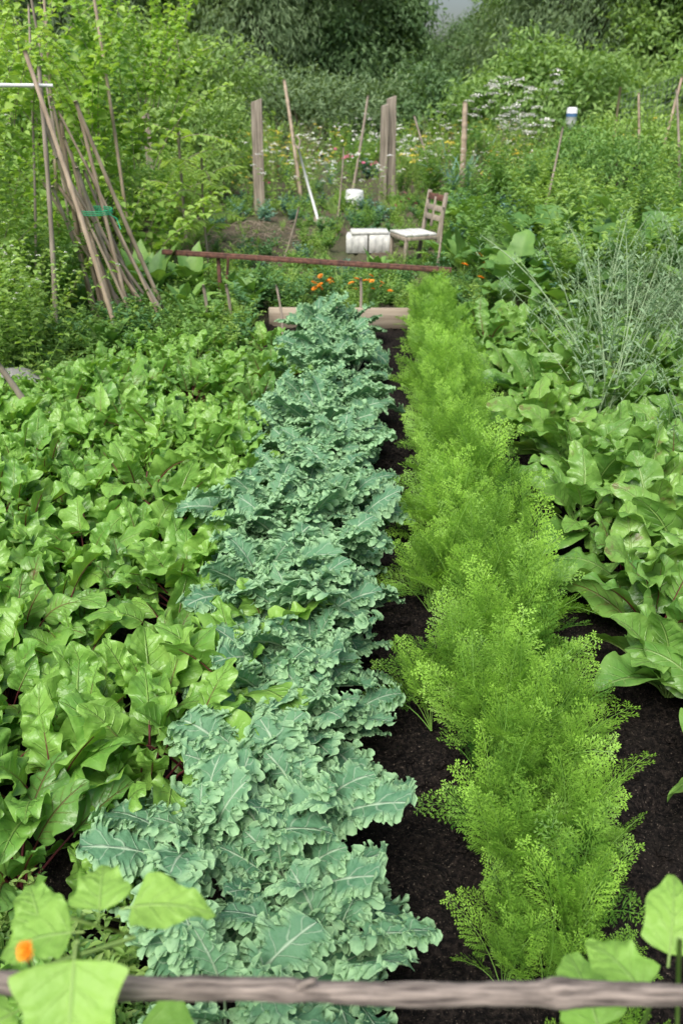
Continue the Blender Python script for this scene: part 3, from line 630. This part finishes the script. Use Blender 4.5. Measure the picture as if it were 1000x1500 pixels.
# chair (seat faces left/camera)
ch=empty('garden_chair',(.72,8.95,0));ch.rotation_euler=(0,0,1.95);ch.scale=(.88,.88,.88)
def part(name,c,h,mat,rot=None):
    mb=MB();mb.box((0,0,0),h,0,None if rot is None else np.array(Euler(rot).to_matrix()));return obj(mb.mesh(name,[mat]),name,c,parent=ch)
for i in range(4): part('seat_slat_%d'%i,(0,-.15+.1*i,.34+.003*(i%2)),(.21,.046,.011),M_blk)
part('seat_rail_front',(0,.19,.305),(.20,.012,.022),M_post);part('seat_rail_back',(0,-.19,.305),(.20,.012,.022),M_post)
for sx in(-1,1):
    part('leg_front_%d'%sx,(sx*.19,.18,.16),(.018,.018,.165),M_post,(.05,0,0))
    part('back_post_%d'%sx,(sx*.20,-.235,.38),(.018,.02,.40),M_post,(.16,0,0))
    part('side_rail_%d'%sx,(sx*.205,-.02,.305),(.010,.20,.02),M_post)
for i,z in enumerate((.50,.60,.715)): part('back_slat_%d'%i,(0,-.225-.16*(z-.38),z),(.20,.009,.030 if i<2 else .034),M_post if i<2 else M_rust,(.16,0,0))
part('back_upright',(0,-.25,.56),(.02,.008,.16),M_post,(.16,0,0))
scatter('chair_weeds',14,(.4,1.1),(8.45,8.75),[P_weed,P_grass,P_bright],[1,1,1],(.4,.65))
wb=empty('white_block_stack',(.30,9.6,0))
for i,(x,z,w) in enumerate([(-.13,.10,.115),(.12,.10,.125),(-.0,.215,.2)]):
    mb=MB();mb.box((0,0,0),(w,.12,.095 if i<2 else .018),0,bev=.008)
    if i<2:
        for k in(-1,0,1): mb.box((k*w*.6,-.121,0),(w*.16,.006,.07),0)
    obj(mb.mesh('block_%d'%i,[M_blk]),'block_%d'%i,(x,0,z),(0,0,.05*(i-1)),parent=wb)
mb=MB();a=np.linspace(0,6.283,28,endpoint=False)
pr=[(.172,0),(.178,.0),(.178,.02),(.165,.022),(.16,.05),(.166,.052),(.166,.062),(.158,.064),(.140,.27),(.13,.285),(.0,.287)]
P=np.array([[[r*math.cos(t),r*math.sin(t),z] for t in a] for r,z in pr]);mb.grid(P,np.zeros_like(P),0,True)
mb.tube([[.17*math.cos(t),.17*math.sin(t)-.01,.05-.03*math.sin(t)] for t in np.linspace(3.2,6.2,14)],.004,0,5)
obj(mb.mesh('plastic_bucket',[M_wht]),'plastic_bucket',(.18,13.2,.02),(.05,.05,0),.9)
mb=MB();mb.tube([[0,0,0],[-.13,0,.45],[-.24,.02,.86]],[.017,.017,.016],0,10)
mb.tube([[-.24,.02,.86],[-.29,.02,.92],[-.31,.02,.99],[-.25,.02,1.01],[-.215,.02,.95],[-.24,.02,.86]],.012,1,7)
mb.box((.02,0,-.07),(.08,.006,.12),1,bev=.002)
obj(mb.mesh('garden_spade',[M_wht,M_post]),'garden_spade',(-.30,11.6,.06))
mb=MB();a=np.linspace(0,6.283,20,endpoint=False)
pr=[(.0,1.04),(.03,1.04),(.032,1.08),(.07,1.12),(.078,1.14),(.078,1.22),(.08,1.222),(.08,1.27),(.078,1.272),(.078,1.33),(.06,1.35),(0,1.352)]
P=np.array([[[r*math.cos(t),r*math.sin(t),z] for t in a] for r,z in pr])
mb.grid(P[:7],np.zeros_like(P[:7]),0,True);mb.grid(P[6:8],np.zeros_like(P[6:8]),1,True);mb.grid(P[7:],np.zeros_like(P[7:]),0,True)
mb.tube([[0,0,-.05],[0,0,1.06]],.02,2,7)
obj(mb.mesh('plastic_jug_on_stake',[M_wht,M_blue,M_post]),'plastic_jug_on_stake',(3.42,14,0))
mb=MB();stems(mb,13,1.60,.1,18,.12,asp=.4,base=.3,th=(90,74),bend=(0,14),top=lambda m,c,s,t:[umbel(m,c+R.normal(0,.075,3),s,t) for _ in range(6)],tops=.07)
obj(mb.mesh('white_blossom_shrub',[M_w1,M_cane2,M_white]),'white_blossom_shrub',(2.5,13.5,0))
mb=MB();A=np.array([4.15,14.2,0]);B=np.array([5.1,13.9,0])
for f in np.linspace(0,1,19):
    q=A+(B-A)*f;mb.tube([q+[0,0,.3],q+[0,0,1.5+.35*f]],.003,0,3,cap=False)
for z in np.linspace(0,1,15): mb.tube([A+[0,0,.3+1.2*z],(A+B)/2+[0,0,.3+1.34*z],B+[0,0,.3+1.55*z]],.003,0,3,cap=False)
for q,h in((A,1.62),(B,2.0)): mb.tube([q,q+[0,0,h]],.02,1,7)
obj(mb.mesh('net_fence',[M_net,M_cane]),'net_fence')
mb=MB()
for k in range(110):
    x=R.normal(-.95,.33);y=R.normal(10.6,.6);a=R.uniform(0,3.14);l=R.uniform(.03,.13);z=R.uniform(.01,.08)
    mb.tube([[x-l*math.cos(a),y-l*math.sin(a),z],[x,y,z+R.uniform(0,.05)],[x+l*math.cos(a),y+l*math.sin(a),z+R.uniform(-.03,.05)]],.005,0,4)
obj(mb.mesh('brush_pile',[M_straw]),'brush_pile')
mb=MB();V=IV*(1+.2*(R.random((len(IV),1))-.5))*[.18,.15,.11];mb.add(V,np.zeros((len(V),3)),IF,0)
ms=mb.mesh('garden_stone',[M_stone],False);obj(ms,'garden_stone',(-1.85,4.65,.08));obj(ms,'garden_stone',(-2.05,4.9,.08),(0,0,2),.8)

# ------------------------------------------------------------------ foreground branch & beans
mb=MB();n=320;t=np.linspace(0,1,n);P=np.stack([-.75+1.5*t,.50+0*t+.004*np.sin(t*7)+.0015*np.sin(t*33),.880-.022*t+.003*np.sin(t*11)+.0015*np.sin(t*29)],-1)
rr=.0105*(1+.07*np.sin(t*23)+.05*np.sin(t*61)+.04*np.sin(t*140)+R.normal(0,.018,n));
for f,a in((.22,.22),(.47,.15),(.63,.22),(.80,.18)): rr=rr*(1+a*np.exp(-((t-f)/.008)**2))
mb.tube(P,rr*(1.03-.1*t),0,16)
q=P[int(.47*n)];mb.tube([q,q+[.010,-.004,.014],q+[.022,-.004,.020]],[.005,.004,.003],0,7)
obj(mb.mesh('branch_rail',[M_branch]),'branch_rail')
cane('support_stick',(-.44,.42,0),(-.372,.50,.895),.010,M_branch,False)
bn=MB()
def bl(x,y,z,az,L,th,bend,Wf=.42,rnd=.6,roll=0): leaf(bn,(x,y,z-.045),az*D2R,L,.012,L*Wf,pr_heart,th*D2R,bend*D2R,fold=.2,ruf=.005,rf=2,nu=15,nv=30,roll=roll,rp=.0012,rnd=rnd,blis=.003)
bl(-.225,.60,.895,-5,.090,20,50,.36,.8);bl(-.25,.60,.875,100,.07,15,50,.45,.7);bl(-.26,.585,.88,190,.08,10,60,.42,.6)
bl(-.225,.485,.995,-85,.098,-25,45,.48,.9);bl(-.20,.46,.84,-60,.085,0,40,.5,.6);bl(-.30,.52,.86,-140,.08,10,40,.45,.6)
bl(-.33,.64,.80,120,.07,20,50,.42,.4);bl(-.22,.55,.78,-20,.09,10,60,.45,.3);bl(-.16,.47,.80,-30,.08,5,60,.45,.3);bl(-.36,.55,.83,170,.08,10,50,.4,.5)
bl(.345,.58,.89,10,.09,40,40,.34,.9);bl(.325,.56,.86,70,.09,35,50,.36,.7);bl(.30,.53,.85,120,.08,15,60,.40,.5);bl(.37,.50,.87,-60,.09,20,50,.40,.8)
bl(.27,.55,.76,100,.085,30,60,.45,.3);bl(.31,.60,.72,150,.08,20,60,.45,.2);bl(.34,.47,.83,-100,.08,10,50,.45,.5);bl(.385,.60,.84,60,.09,50,50,.38,.6)
for k in range(18): bl(R.uniform(-.34,.34),R.uniform(.42,.54),R.uniform(.64,.77),R.uniform(0,360),R.uniform(.07,.10),R.uniform(0,40),R.uniform(30,70),.45,R.uniform(.1,.8),R.uniform(-.3,.3))
for (p0,p1,p2) in[((-.42,.50,.0),(-.36,.52,.5),(-.26,.59,.855)),((-.30,.47,0),(-.26,.52,.55),(-.225,.487,.95)),((.40,.5,0),(.37,.52,.5),(.335,.57,.845)),((.25,.5,0),(.27,.52,.4),(.30,.53,.81)),((.0,.45,0),(.02,.48,.4),(.05,.5,.62)),((-.27,.585,.855),(-.2,.56,.86),(-.37,.52,.83))]:
    bn.tube(np.array([p0,p1,p2]),.0025,1,5)
obj(bn.mesh('bean_plant',[M_bean,M_bst2]),'bean_plant')
mb=MB();mb.tube([[0,0,-.6],[.01,0,-.2],[0,0,0]],.002,1,4)
for _ in range(2): daisy(mb,np.array([0,0,0.]),.010,0)
obj(mb.mesh('orange_flower',[M_orange,M_bst2]),'orange_flower',(-.272,.49,.935))
scatter('nettle_patch',30,(-.72,-.32),(.70,1.28),[P_weed,P_bright],[2,1],(.35,.65))

# ------------------------------------------------------------------ camera, light
cd=bpy.data.cameras.new('camera');cam=bpy.data.objects.new('camera',cd);COL.objects.link(cam)
cam.location=(0,0,1.6);cam.rotation_euler=(math.radians(90-26.4),0,0)
cd.sensor_fit='VERTICAL';cd.sensor_height=36;cd.sensor_width=24;cd.lens=30;cd.clip_end=3000;cd.clip_start=.05
cd.dof.use_dof=True;cd.dof.focus_distance=2.3;cd.dof.aperture_fstop=5.0
scene.camera=cam
el,az=math.radians(58),math.radians(205)
w=bpy.data.worlds.new('World');scene.world=w;w.use_nodes=True;nt=w.node_tree;bg=nt.nodes['Background']
sk=nt.nodes.new('ShaderNodeTexSky');sk.sky_type='NISHITA';sk.sun_disc=False;sk.sun_elevation=el;sk.sun_rotation=az
sk.dust_density=4;sk.air_density=1.0;sk.ozone_density=.5
nt.links.new(sk.outputs[0],bg.inputs[0]);bg.inputs[1].default_value=.15
sd=bpy.data.lights.new('sun','SUN');sd.energy=4.5;sd.angle=math.radians(45);sd.color=(1,.97,.92)
so=bpy.data.objects.new('sun',sd);COL.objects.link(so)
dirv=Vector((math.sin(az)*math.cos(el),math.cos(az)*math.cos(el),math.sin(el)))
so.rotation_euler=dirv.to_track_quat('Z','Y').to_euler();so.location=(0,0,10)
scene.view_settings.view_transform='Standard';scene.view_settings.look='None';scene.view_settings.exposure=0
